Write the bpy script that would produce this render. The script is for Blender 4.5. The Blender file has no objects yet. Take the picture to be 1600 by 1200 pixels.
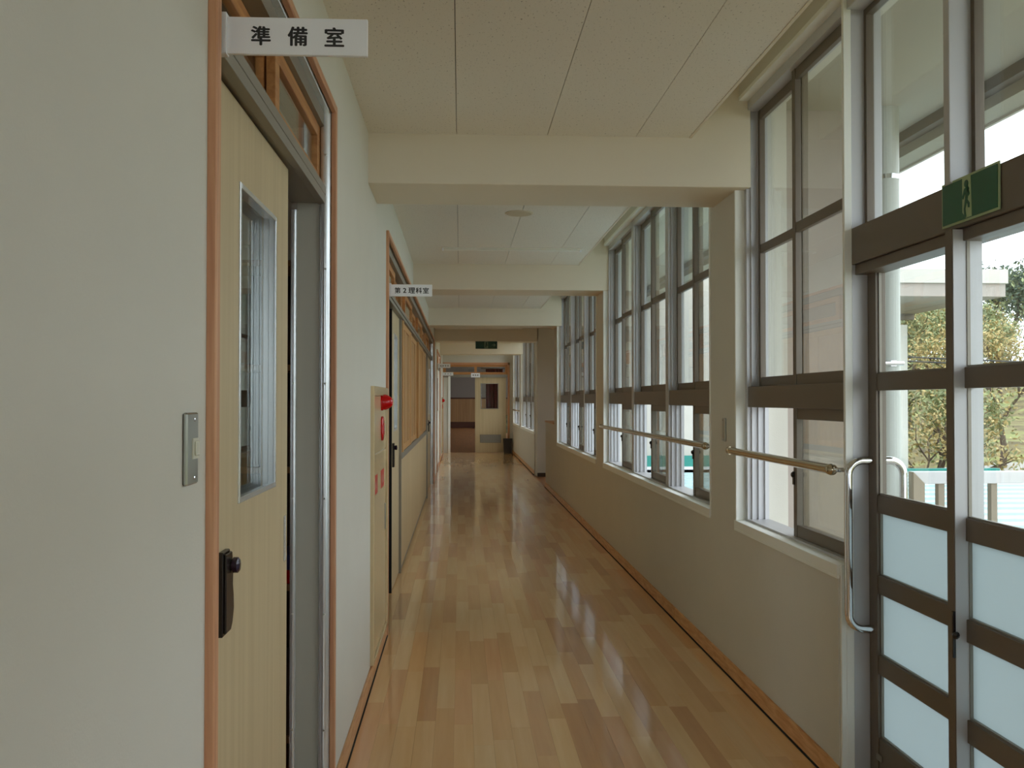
import bpy, bmesh, math, random
from mathutils import Vector, Matrix
random.seed(7)
sc = bpy.context.scene
C = sc.collection

# ------------------------------------------------------------------ camera, sky, exposure
F_PX, VX, VY = 1500.0, 719.0, 625.0           # focal length and vanishing point in a 1600x1200 frame
pitch = math.atan((VY - 600) / F_PX)
yaw = math.atan((800 - VX) / F_PX * math.cos(pitch))
cam_d = bpy.data.cameras.new('camera'); cam = bpy.data.objects.new('camera', cam_d); C.objects.link(cam)
cam_d.sensor_width = 36.0; cam_d.lens = F_PX / 1600 * 36.0; cam_d.clip_start = 0.02; cam_d.clip_end = 400
cam.location = (0, 0, 1.5); cam.rotation_euler = (math.pi / 2 + pitch, 0, -yaw)
sc.camera = cam

world = bpy.data.worlds.new('overcast_sky'); sc.world = world; world.use_nodes = True
bg = world.node_tree.nodes['Background']
bg.inputs['Color'].default_value = (0.85, 0.932, 1.0, 1); bg.inputs['Strength'].default_value = 3.75
sc.view_settings.view_transform = 'Standard'; sc.view_settings.look = 'None'
sc.view_settings.gamma = 1.0; sc.view_settings.use_curve_mapping = False
sc.view_settings.exposure = 0.0
sc.cycles.transparent_max_bounces = 32
sc.cycles.max_bounces = 12; sc.cycles.diffuse_bounces = 8; sc.cycles.glossy_bounces = 5

# ------------------------------------------------------------------ materials
def lin(c):
    return tuple(((v / 255) / 12.92 if v <= 10 else (((v / 255) + .055) / 1.055) ** 2.4) for v in c) + (1,)

MATS = {}
def new_mat(name):
    m = bpy.data.materials.new(name); m.use_nodes = True
    nt = m.node_tree; b = nt.nodes['Principled BSDF']; MATS[name] = m
    return m, nt, b

def plain(name, rgb, rough=.6, metal=0, bump=0, bscale=300, var=0, vscale=6, spec=.5):
    m, nt, b = new_mat(name); N, Lk = nt.nodes.new, nt.links.new
    b.inputs['Base Color'].default_value = lin(rgb); b.inputs['Roughness'].default_value = rough
    b.inputs['Metallic'].default_value = metal; b.inputs['Specular IOR Level'].default_value = spec
    tc = N('ShaderNodeTexCoord')
    if var:
        n = N('ShaderNodeTexNoise'); n.inputs['Scale'].default_value = vscale; n.inputs['Detail'].default_value = 5
        Lk(tc.outputs['Object'], n.inputs['Vector'])
        r = N('ShaderNodeMapRange'); r.inputs[1].default_value = .3; r.inputs[2].default_value = .7
        r.inputs[3].default_value = 1 - var; r.inputs[4].default_value = 1 + var
        Lk(n.outputs['Fac'], r.inputs['Value'])
        mx = N('ShaderNodeMix'); mx.data_type = 'RGBA'; mx.blend_type = 'MULTIPLY'; mx.inputs['Factor'].default_value = 1
        mx.inputs[6].default_value = lin(rgb); Lk(r.outputs[0], mx.inputs[7]); Lk(mx.outputs[2], b.inputs['Base Color'])
    if bump:
        n2 = N('ShaderNodeTexNoise'); n2.inputs['Scale'].default_value = bscale; n2.inputs['Detail'].default_value = 3
        Lk(tc.outputs['Object'], n2.inputs['Vector'])
        bp = N('ShaderNodeBump'); bp.inputs['Strength'].default_value = bump; bp.inputs['Distance'].default_value = .002
        Lk(n2.outputs['Fac'], bp.inputs['Height']); Lk(bp.outputs['Normal'], b.inputs['Normal'])
    return m

def wood(name, c1, c2, axis='Z', rough=.45, scale=14, stretch=.06, gloss_coat=0, vari=.12, rings=True):
    """straight-grained timber: noise stretched along one axis, shifted per object"""
    m, nt, b = new_mat(name); N, Lk = nt.nodes.new, nt.links.new
    tc = N('ShaderNodeTexCoord'); oi = N('ShaderNodeObjectInfo')
    add = N('ShaderNodeVectorMath'); add.operation = 'ADD'
    mul = N('ShaderNodeMath'); mul.operation = 'MULTIPLY'; mul.inputs[1].default_value = 37.0
    Lk(oi.outputs['Random'], mul.inputs[0]); Lk(tc.outputs['Object'], add.inputs[0]); Lk(mul.outputs[0], add.inputs[1])
    mp = N('ShaderNodeMapping'); s = [1, 1, 1]; s['XYZ'.index(axis)] = stretch
    mp.inputs['Scale'].default_value = s; Lk(add.outputs[0], mp.inputs['Vector'])
    n = N('ShaderNodeTexNoise'); n.inputs['Scale'].default_value = scale * 3; n.inputs['Detail'].default_value = 6
    n.inputs['Distortion'].default_value = .6 if rings else .1
    Lk(mp.outputs[0], n.inputs['Vector'])
    cr = N('ShaderNodeValToRGB'); cr.color_ramp.elements[0].position = .32; cr.color_ramp.elements[1].position = .68
    cr.color_ramp.elements[0].color = lin(c1); cr.color_ramp.elements[1].color = lin(c2)
    Lk(n.outputs['Fac'], cr.inputs['Fac'])
    hs = N('ShaderNodeHueSaturation')
    r = N('ShaderNodeMapRange'); r.inputs[3].default_value = 1 - vari; r.inputs[4].default_value = 1 + vari
    Lk(oi.outputs['Random'], r.inputs['Value']); Lk(r.outputs[0], hs.inputs['Value'])
    Lk(cr.outputs['Color'], hs.inputs['Color']); Lk(hs.outputs['Color'], b.inputs['Base Color'])
    b.inputs['Roughness'].default_value = rough
    if gloss_coat:
        b.inputs['Coat Weight'].default_value = gloss_coat; b.inputs['Coat Roughness'].default_value = .1
    return m

def floor_wood(name, c1, c2):
    m = wood(name, c1, c2, 'Y', rough=.4, scale=9, stretch=.05, vari=.05, rings=False)
    nt = m.node_tree; b = nt.nodes['Principled BSDF']; N, Lk = nt.nodes.new, nt.links.new
    b.inputs['Coat Weight'].default_value = 1.0; b.inputs['Coat IOR'].default_value = 1.5
    # the varnish is worn unevenly: soft patches of slightly higher roughness
    g = N('ShaderNodeNewGeometry'); n = N('ShaderNodeTexNoise'); n.inputs['Scale'].default_value = 2.2
    Lk(g.outputs['Position'], n.inputs['Vector'])
    r = N('ShaderNodeMapRange'); r.inputs[1].default_value = .3; r.inputs[2].default_value = .7
    r.inputs[3].default_value = .085; r.inputs[4].default_value = .105
    Lk(n.outputs['Fac'], r.inputs['Value']); Lk(r.outputs[0], b.inputs['Coat Roughness'])
    return m

def glass(name, tint=(.965, .98, .972), ior=1.52):
    m, nt, b = new_mat(name); N, Lk = nt.nodes.new, nt.links.new
    nt.nodes.remove(b); out = nt.nodes['Material Output']
    tr = N('ShaderNodeBsdfTransparent'); tr.inputs['Color'].default_value = tint + (1,)
    gl = N('ShaderNodeBsdfGlossy'); gl.inputs['Roughness'].default_value = 0.0
    gl.inputs['Color'].default_value = (.95, .98, .97, 1)
    g = N('ShaderNodeNewGeometry'); mi = N('ShaderNodeMix'); mi.inputs[2].default_value = ior; mi.inputs[3].default_value = 1 / ior
    Lk(g.outputs['Backfacing'], mi.inputs['Factor'])
    fr = N('ShaderNodeFresnel'); Lk(mi.outputs[0], fr.inputs['IOR'])
    ms = N('ShaderNodeMixShader'); Lk(fr.outputs[0], ms.inputs[0]); Lk(tr.outputs[0], ms.inputs[1]); Lk(gl.outputs[0], ms.inputs[2])
    Lk(ms.outputs[0], out.inputs['Surface'])
    return m

def frosted(name):
    m, nt, b = new_mat(name); N, Lk = nt.nodes.new, nt.links.new
    nt.nodes.remove(b); out = nt.nodes['Material Output']
    t = N('ShaderNodeBsdfTranslucent'); t.inputs['Color'].default_value = (.52, .575, .58, 1)
    d = N('ShaderNodeBsdfDiffuse'); d.inputs['Color'].default_value = (.5, .57, .58, 1)
    gl = N('ShaderNodeBsdfGlossy'); gl.inputs['Roughness'].default_value = .25
    m1 = N('ShaderNodeMixShader'); m1.inputs[0].default_value = .15; Lk(t.outputs[0], m1.inputs[1]); Lk(d.outputs[0], m1.inputs[2])
    m2 = N('ShaderNodeMixShader'); m2.inputs[0].default_value = .06; Lk(m1.outputs[0], m2.inputs[1]); Lk(gl.outputs[0], m2.inputs[2])
    Lk(m2.outputs[0], out.inputs['Surface'])
    return m

def ceiling_mat(name):
    m, nt, b = new_mat(name); N, Lk = nt.nodes.new, nt.links.new
    tc = N('ShaderNodeTexCoord'); mp = N('ShaderNodeMapping'); mp.inputs['Scale'].default_value = (1, .45, 1)
    Lk(tc.outputs['Object'], mp.inputs['Vector'])
    n = N('ShaderNodeTexNoise'); n.inputs['Scale'].default_value = 130; n.inputs['Detail'].default_value = 2
    Lk(mp.outputs[0], n.inputs['Vector'])
    cr = N('ShaderNodeValToRGB'); e = cr.color_ramp.elements
    e[0].position = .25; e[0].color = lin((168, 160, 146)); e[1].position = .37; e[1].color = lin((232, 226, 214))
    Lk(n.outputs['Fac'], cr.inputs['Fac']); Lk(cr.outputs['Color'], b.inputs['Base Color'])
    b.inputs['Roughness'].default_value = .95; b.inputs['Specular IOR Level'].default_value = .1
    return m

wall_m = plain('wall_paper', (213, 210, 199), .8, bump=.25, bscale=220, var=.015, vscale=3, spec=.3)
lining_m = plain('white_lining', (242, 244, 238), .55)
beam_m = plain('beam_paint', (224, 214, 194), .85, bump=.2, bscale=220, spec=.25)
ceil_m = ceiling_mat('mineral_board')
black_m = plain('black_gap', (22, 18, 15), .8)
pine_m = wood('pine_casing', (190, 132, 96), (216, 166, 126), 'Z', .5, 16, .05)
pine_h = wood('pine_casing_long', (190, 132, 96), (216, 166, 126), 'Y', .5, 16, .05)
pine_x = wood('pine_casing_cross', (190, 132, 96), (216, 166, 126), 'X', .5, 16, .05)
skirt_m = wood('pine_skirting', (196, 138, 88), (224, 178, 126), 'Y', .45, 18, .12)
door_m = wood('maple_door', (192, 172, 134), (203, 184, 146), 'Z', .5, 10, .03, rings=False, vari=.03)
panel_m = wood('maple_panel', (196, 172, 130), (208, 186, 146), 'Z', .5, 9, .03, rings=False, vari=.03)
lattice_m = wood('cedar_sash', (176, 126, 72), (204, 158, 100), 'Z', .5, 14, .05)
transom_m = wood('cedar_transom', (176, 118, 66), (204, 146, 88), 'Y', .5, 14, .05)
alu_m = plain('aluminium', (222, 226, 228), .27, .7)
alu_dull = plain('dull_aluminium', (150, 145, 134), .5, .55)
grey_m = plain('grey_steel_paint', (190, 190, 178), .45)
bronze_m = plain('bronze_sash', (114, 103, 91), .42, .2)
jamb_m = plain('bronze_daylit', (196, 196, 198), .4, .15)  # paler copy of the bronze, daylight on side faces put into the colour
chrome_m = plain('chrome', (226, 226, 228), .08, 1.0)
railm = plain('satin_brass_chrome', (196, 184, 160), .16, 1.0)
steel_m = plain('satin_steel', (176, 178, 172), .3, 1.0)
blackp = plain('black_plastic', (34, 26, 26), .25)
purple = plain('dark_purple_knob', (48, 32, 52), .12)
white_p = plain('white_plastic', (244, 246, 250), .4)
ink = plain('black_ink', (38, 36, 36), .6)
ivory = plain('ivory_plastic', (216, 214, 196), .4)
cab_m = plain('cream_enamel', (214, 194, 154), .16, var=.01)
red_m = plain('red_lens', (196, 12, 18), .12)
redl = plain('red_label', (196, 62, 44), .4)
pinkl = plain('label_print', (206, 120, 104), .4)
glass_m = glass('clear_glass'); inner_glass = glass('interior_glass', (.93, .95, .93), 1.22); frost_m = frosted('frosted_panel')
green_m = plain('sign_green', (20, 92, 62), .35)
pale_m = plain('sign_pale', (170, 190, 146), .4)
ext_m = plain('exterior_render', (170, 159, 150), .9, bump=.3, bscale=120, var=.03)
ext_w = plain('exterior_white', (200, 194, 184), .85, var=.02)
soff_m = plain('soffit_board', (170, 164, 150), .9)
soff_d = plain('soffit_trim', (110, 100, 90), .7)
teal_m = plain('teal_flashing', (40, 134, 122), .5)
roofm = plain('pale_blue_roof', (186, 208, 210), .45, var=.03)
conc = plain('concrete', (168, 164, 156), .9, var=.08)
colm = plain('column_paint', (186, 190, 184), .45)
railw = plain('railing_white', (226, 226, 228), .5)
railb = plain('railing_beige_shaded', (164, 152, 134), .6)  # beige of the balusters, also carries the shade on the end stile
bark = plain('bark', (84, 70, 58), .95, var=.2, vscale=20)
leaf_y = plain('leaf_yellow', (178, 158, 104), .7, var=.2, vscale=3)
leaf_g = plain('leaf_green', (134, 142, 98), .7, var=.2, vscale=3)
leaf_d = plain('leaf_dark', (72, 88, 70), .7, var=.2, vscale=3)
cable_m = plain('cable', (60, 60, 60), .7)
gym_m = plain('hall_plaster', (150, 138, 128), .9)
gym_w = wood('hall_wainscot', (168, 124, 78), (190, 146, 98), 'Z', .5, 6, .03, rings=False)
gym_d = plain('hall_plinth', (88, 50, 32), .5)
curt_m = plain('maroon_cloth', (112, 34, 46), .85)
bin_m = plain('bin_plastic', (52, 48, 46), .5)
locker = plain('grey_green_locker', (96, 108, 100), .5)
locker_d = plain('dark_locker_glass', (44, 56, 54), .2)
carton = plain('carton', (150, 112, 74), .8)
blue_m = plain('blue_box', (40, 50, 112), .5)
lampw = plain('lamp_white', (236, 234, 224), .5)
gym_fl = wood('hall_floor', (160, 104, 60), (186, 128, 78), 'Y', .3, 5, .05)

# ------------------------------------------------------------------ mesh helpers
class MB:
    def __init__(s): s.v = []; s.f = []; s.m = []
    def _add(s, vs, fs, mi=0):
        o = len(s.v); s.v += [tuple(v) for v in vs]; s.f += [tuple(i + o for i in f) for f in fs]; s.m += [mi] * len(fs)
        return s
    def box(s, x0, x1, y0, y1, z0, z1, mi=0):
        vs = [(x0, y0, z0), (x1, y0, z0), (x1, y1, z0), (x0, y1, z0), (x0, y0, z1), (x1, y0, z1), (x1, y1, z1), (x0, y1, z1)]
        return s._add(vs, [(0, 3, 2, 1), (4, 5, 6, 7), (0, 1, 5, 4), (1, 2, 6, 5), (2, 3, 7, 6), (3, 0, 4, 7)], mi)
    def prism(s, pts, d, mi=0):
        """closed polygon pts (3-D, planar), extruded by vector d"""
        n = len(pts); d = Vector(d); a = [Vector(p) for p in pts]; b = [p + d for p in a]
        fs = [tuple(range(n)), tuple(range(2 * n - 1, n - 1, -1))]
        fs += [(i, i + n, (i + 1) % n + n, (i + 1) % n) for i in range(n)]
        return s._add(a + b, fs, mi)
    def tube(s, path, r, seg=12, mi=0, caps=True):
        pts = [Vector(p) for p in path]; rs = r if isinstance(r, (list, tuple)) else [r] * len(pts)
        vs = []; fs = []; up = None
        for i, p in enumerate(pts):
            t = (pts[min(i + 1, len(pts) - 1)] - pts[max(i - 1, 0)]).normalized()
            if up is None:
                up = Vector((0, 0, 1)) if abs(t.z) < .9 else Vector((1, 0, 0))
            u = t.cross(up).normalized(); w = u.cross(t).normalized(); up = w
            for k in range(seg):
                a = 2 * math.pi * k / seg; vs.append(p + (u * math.cos(a) + w * math.sin(a)) * rs[i])
        for i in range(len(pts) - 1):
            for k in range(seg):
                k2 = (k + 1) % seg; fs.append((i * seg + k, i * seg + k2, (i + 1) * seg + k2, (i + 1) * seg + k))
        if caps:
            fs.append(tuple(range(seg - 1, -1, -1))); e = (len(pts) - 1) * seg; fs.append(tuple(range(e, e + seg)))
        return s._add(vs, fs, mi)
    def lathe(s, origin, axis, prof, seg=20, mi=0):
        """prof: (distance along axis, radius)"""
        o = Vector(origin); ax = Vector(axis).normalized()
        return s.tube([o + ax * d for d, _ in prof], [max(r, 1e-4) for _, r in prof], seg, mi)
    def build(s, name, mat, parent=None, bevel=0, smooth=False, mats=None):
        off = Vector((0, 0, 0)); p = parent
        while p is not None: off += p.location; p = p.parent
        me = bpy.data.meshes.new(name)
        me.from_pydata([tuple(Vector(v) - off) for v in s.v], [], s.f)
        bm = bmesh.new(); bm.from_mesh(me)
        for i, f in enumerate(bm.faces): f.material_index = s.m[i]
        if bevel: bmesh.ops.bevel(bm, geom=list(bm.edges), offset=bevel, segments=1, affect='EDGES', clamp_overlap=True)
        bmesh.ops.recalc_face_normals(bm, faces=bm.faces)
        bm.to_mesh(me); bm.free()
        for mm in (mats or [mat]): me.materials.append(mm)
        if smooth:
            me.polygons.foreach_set('use_smooth', [True] * len(me.polygons))
            me.set_sharp_from_angle(angle=math.radians(38))
        o = bpy.data.objects.new(name, me); C.objects.link(o)
        if parent is not None: o.parent = parent
        else:
            # origin at the base of the thing
            bb = [Vector(v) for v in s.v]; c = Vector(((min(v.x for v in bb) + max(v.x for v in bb)) / 2, (min(v.y for v in bb) + max(v.y for v in bb)) / 2, min(v.z for v in bb)))
            me.transform(Matrix.Translation(-c)); o.location = c
        return o

def B(*a, mi=0): return MB().box(*a, mi=mi)
def empty(name, loc):
    o = bpy.data.objects.new(name, None); C.objects.link(o); o.location = loc; o.empty_display_size = .1
    return o
def tag(o, label, cat, group=None):
    o['label'] = label; o['category'] = cat
    if group: o['group'] = group
    return o
def struct(o, label=None):
    o['kind'] = 'structure'
    if label: o['label'] = label
    return o
def copy_tree(o, parent=None):
    c = o.copy(); C.objects.link(c)
    if parent is not None: c.parent = parent
    for ch in list(o.children): copy_tree(ch, c)
    return c

def lettering(body, height, advance, parent, mat, M, bold=.03, name='lettering', thick=.0006):
    """each character is a thin mesh of its own; M places the local XY plane in the world"""
    off = Vector((0, 0, 0)); p = parent
    while p is not None: off += p.location; p = p.parent
    for k, ch in enumerate(body):
        cu = bpy.data.curves.new('t', 'FONT'); cu.body = ch; cu.size = 1.0
        cu.align_x = 'CENTER'; cu.align_y = 'CENTER'; cu.resolution_u = 3
        to = bpy.data.objects.new('t', cu); C.objects.link(to); bpy.context.view_layer.update()
        me0 = bpy.data.meshes.new_from_object(to.evaluated_get(bpy.context.evaluated_depsgraph_get()))
        bpy.data.objects.remove(to); bpy.data.curves.remove(cu)
        vs = [v.co.copy() for v in me0.vertices]; fs = [tuple(f.vertices) for f in me0.polygons]; bpy.data.meshes.remove(me0)
        xs = [v.x for v in vs]; ys = [v.y for v in vs]; cx, cy = (min(xs) + max(xs)) / 2, (min(ys) + max(ys)) / 2
        sc_ = height * (.82 if ch.isascii() else 1) / (max(ys) - min(ys)); V = []; Fc = []
        for q, (dx, dy) in enumerate(((0, 0), (bold, 0), (-bold, 0), (0, bold * .6), (0, -bold * .6))):
            o_ = len(V); V += [Vector(((v.x - cx + dx) * sc_ + (k - (len(body) - 1) / 2) * advance, (v.y - cy + dy) * sc_, thick * (1 + q * .02))) for v in vs]
            Fc += [tuple(i + o_ for i in f) for f in fs]
        me = bpy.data.meshes.new(name); me.from_pydata(V, [], Fc)
        bm = bmesh.new(); bm.from_mesh(me)
        r = bmesh.ops.extrude_face_region(bm, geom=list(bm.faces))
        bmesh.ops.translate(bm, vec=(0, 0, -thick), verts=[g for g in r['geom'] if isinstance(g, bmesh.types.BMVert)])
        bmesh.ops.recalc_face_normals(bm, faces=bm.faces); bm.to_mesh(me); bm.free()
        me.transform(Matrix.Translation(-off) @ M); me.materials.append(mat)
        o = bpy.data.objects.new(name, me); C.objects.link(o); o.parent = parent
# matrix whose local x -> world +X, local y -> world +Z, local z -> world -Y (facing the camera)
FACE = Matrix(((1, 0, 0, 0), (0, 0, -1, 0), (0, 1, 0, 0), (0, 0, 0, 1)))
# facing -X (towards the corridor from the right wall): local x -> world -Y, y -> +Z, z -> -X
FACE_R = Matrix(((0, 0, -1, 0), (-1, 0, 0, 0), (0, 1, 0, 0), (0, 0, 0, 1)))
# facing +X: local x -> world +Y
FACE_L = Matrix(((0, 0, 1, 0), (1, 0, 0, 0), (0, 1, 0, 0), (0, 0, 0, 1)))

# ------------------------------------------------------------------ layout numbers (metres)
XL, XR = -.475, 1.47
CEIL = 2.88
YB, YE = -2.6, 27.2                     # back wall, end wall
PIERS = [(.33, .85), (5.05, 5.57), (9.77, 10.29), (14.49, 14.97)]
PORTAL = (18.75, 19.25)
FAR_PIERS = [(23.45, 24.05), (26.85, 27.4)]
SILL, HEAD = .82, 3.08

# ------------------------------------------------------------------ floor: boards laid one by one near the camera
fl = struct(MB().box(XL - .16, XR + .2, YB, YE + .3, -.16, -.02).box(XR - .012, 4.6, 16.5, 18.75, -.16, 0).box(XR + .1, 4.6, 14.97, 16.5, -.16, 0).box(XL - .16, XL + .012, 17.2, YE + .28, -.05, 0).build('floor', gym_fl))
TONES = [((226, 178, 119), (233, 190, 133)), ((217, 166, 107), (226, 178, 120)), ((232, 190, 134), (239, 202, 148)),
         ((209, 156, 99), (219, 168, 112)), ((228, 183, 126), (235, 195, 140)), ((220, 164, 109), (228, 176, 122)), ((202, 148, 93), (213, 160, 105))]
WTS = [5, 5, 4, 2, 5, 3, 1]
fmats = [floor_wood('floor_board_tone_%d' % i, a, b) for i, (a, b) in enumerate(TONES)]
BW, BL = .0905, .9
nrow = 22
x_first = XL + .012
row_w = (XR - .012 - x_first) / nrow
meshes = {}
far = MB()
rnd = random.Random(3)
for r in range(nrow):
    y = YB + rnd.random() * BL
    x0 = x_first + r * row_w
    prev = -1
    while y < YE + .25:
        y1 = min(y + BL, YE + .28)
        t = prev
        while t == prev: t = rnd.choices(range(7), WTS if y < 18 else [5, 1, 0, 0, 5, 0, 0])[0]
        prev = t
        dz = rnd.uniform(-.0003, .0002)
        if y1 > 3.3 and y < 14.2:
            key = t
            if key not in meshes:
                o = B(-row_w / 2 + .0002, row_w / 2 - .0002, .0002, BL - .0002, -.018, 0).build('plank', fmats[t], None)
                o.data.transform(Matrix.Translation((0, BL / 2, -.018))); o.location = (0, 0, 0)
                meshes[key] = o.data; bpy.data.objects.remove(o)
            o = bpy.data.objects.new('plank', meshes[key]); C.objects.link(o); o.parent = fl
            o.location = Vector((x0 + row_w / 2, y, dz)) - fl.location
        else:
            far.box(x0, x0 + row_w, y, y1, -.018, 0, mi=t)
        y = y1
ff = far.build('floor_boards', None, fl, mats=fmats); ff['kind'] = 'stuff'
for s, xx in ((1, XL), (-1, XR)):
    pass

# ------------------------------------------------------------------ left wall, right wall, end walls
wl = MB()
wl.box(XL - .15, XL, YB, 1.825, 0, CEIL + .35)
wl.box(XL - .15, XL, 1.825, 3.59, 2.59, CEIL + .35)
wl.box(XL - .15, XL, 3.59, 6.18, 0, CEIL + .35)
wl.box(XL - .15, XL, 6.18, 17.25, 2.59, CEIL + .35)
wl.box(XL - .15, XL - .11, 17.25, 18.75, 0, CEIL + .35)
wl.box(XL - .15, XL - .015, 18.75, 20.1, 0, CEIL + .35)
wl.box(XL - .15, XL - .015, 20.1, 23.3, 2.56, CEIL + .35)
wl.box(XL - .15, XL - .015, 23.3, YE + .1, 0, CEIL + .35)
wall_left = struct(wl.build('wall_left', wall_m))

wr = MB()
for a, b in PIERS: wr.box(XR, XR + .28, a, b, -.1, CEIL + .35)
def spandrel(a, b):
    wr.box(XR, XR + .24, a, b, -.1, SILL); wr.box(XR, XR + .28, a, b, HEAD + .02, CEIL + .35)
wr.box(XR, XR + .28, YB - .15, .33, -.1, CEIL + .35); spandrel(.85, 2.25); spandrel(3.65, 5.05); spandrel(5.57, 9.77); spandrel(10.29, 14.49)
wr.box(XR, XR + .28, 2.25, 3.65, HEAD + .02, CEIL + .35)
wr.box(XR, XR + .14, 14.97, 16.5, -.1, 1.12)              # low parapet beside the stairs
for a, b in FAR_PIERS: wr.box(XR + .02, XR + .28, a, b, -.1, CEIL + .35)
for a, b in ((19.25, 23.45), (24.05, 26.85)):
    wr.box(XR + .02, XR + .24, a, b, -.1, SILL); wr.box(XR + .02, XR + .28, a, b, HEAD + .02, CEIL + .35)
wall_right = struct(wr.build('wall_right', wall_m))
B(XR - .012, XR + .15, 14.97, 16.52, 1.12, 1.145).build('parapet_cap', skirt_m, wall_right, bevel=.004)

# the wall that carries the lintel across the corridor, and the stair hall to the right of it
wp = MB().box(XR + .04, 4.6, PORTAL[0], PORTAL[1], 0, CEIL + .35).box(XL - .25, XL - .152, PORTAL[0], PORTAL[1], 0, CEIL)
wp.box(4.45, 4.6, 14.5, 18.75, -.1, 1.0).box(4.45, 4.6, 14.5, 18.75, 2.5, CEIL + .35).box(4.45, 4.6, 14.5, 15.0, 1.0, 2.5).box(4.45, 4.6, 18.2, 18.75, 1.0, 2.5)
wall_portal = struct(wp.build('wall_stairs', wall_m))
B(XR + .04, 4.44, PORTAL[0] - .012, PORTAL[0], 0, .075).build('skirting', plain('dark_skirting', (70, 56, 44), .6), wall_portal)
B(XL - .11, XL - .015, PORTAL[0] - .012, PORTAL[0], 0, .075).build('skirting', skirt_m, wall_portal)
wb = MB().box(XL - .15, XR + .3, YB - .15, YB, 0, .85).box(XL - .15, XR + .3, YB - .15, YB, 2.7, CEIL + .35)
wb.box(XL - .15, XL + .15, YB - .15, YB, .85, 2.7).box(XR - .15, XR + .3, YB - .15, YB, .85, 2.7)
struct(wb.build('wall_back', wall_m))
bw = struct(empty('window_30', (.5, YB - .08, .85)))  # unseen window, added to light the signs and beam faces from behind
bf = MB(); x0_, x1_ = XL + .15, XR - .15
for a, b in ((x0_, x0_ + .05), (.47, .53), (x1_ - .05, x1_)): bf.box(a, b, YB - .11, YB - .06, .85, 2.7)
bf.box(x0_, x1_, YB - .11, YB - .06, .85, .9).box(x0_, x1_, YB - .11, YB - .06, 2.65, 2.7)
bf.build('frame', bronze_m, bw)
for a, b in ((x0_ + .045, .475), (.525, x1_ - .045)): B(a, b, YB - .087, YB - .082, .895, 2.655).build('pane', glass_m, bw)

# baseboards with the dark joint strip under them
def baseboard(name, segs):
    p = None
    for (x0, x1, y0, y1) in segs:
        if p is None:
            p = struct(MB().box(x0, x1, y0, y1, .005, .086).build(name, skirt_m, bevel=.002)); root = p
        else:
            B(x0, x1, y0, y1, .005, .086).build('board', skirt_m, root, bevel=.002)
    g = MB()
    for (x0, x1, y0, y1) in segs: g.box(min(x0, x1) - (.006 if x0 > 0 else 0), max(x0, x1) + (.006 if x0 < 0 else 0), y0, y1, -.003, .0048)
    g.build('dark_joint', black_m, root)
    return root
rs = [(XR - .012, XR, a, b) for a, b in ((.33, 2.25), (3.66, 6.5), (6.503, 10.4), (10.403, 14.3), (14.303, 16.5))] + [(XR + .008, XR + .02, 19.25, 27.2)]
ls = [(XL, XL + .012, a, b) for a, b in ((YB, 1.825), (3.592, 6.165))] + [(XL - .015, XL - .003, 23.37, 27.1)]
baseboard('baseboard_right', rs); baseboard('baseboard_left', ls)

# ------------------------------------------------------------------ ceiling: roof slab, boards, beams
cl = struct(MB().box(XL - .2, XR + .3, YB, YE + .3, CEIL + .32, CEIL + .5)
            .box(XR + .3, 4.6, 14.5, 18.9, CEIL, CEIL + .5).build('ceiling', beam_m))
beams = [(.3, .85), (4.97, 5.5), (9.74, 10.27), (14.42, 14.95), (18.75, 19.25), (23.4, 24.0)]
for i, (a, b) in enumerate(beams):
    zb = 2.65 if i == 4 else 2.62
    B(XL - .02 if i < 4 else XL - .02, XR + .06, a, b, zb, CEIL + .32).build('beam', beam_m, cl, bevel=.003)
edges = [YB] + [v for ab in beams for v in ab] + [YE]
xs = [XL - .018, -.02, .452, .918, 1.21]
for k in range(0, len(edges), 2):
    a, b = edges[k], edges[k + 1]
    for i in range(4):
        B(xs[i] + .0015, xs[i + 1] - .0015, a, b, CEIL, CEIL + .012).build('ceiling_board', ceil_m, cl)
    B(XL, 1.21, a, b, CEIL + .012, CEIL + .03).build('backing', soff_d, cl)
    B(1.2, 1.214, a, b, CEIL - .003, CEIL + .32).build('edge_trim', beam_m, cl)

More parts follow.
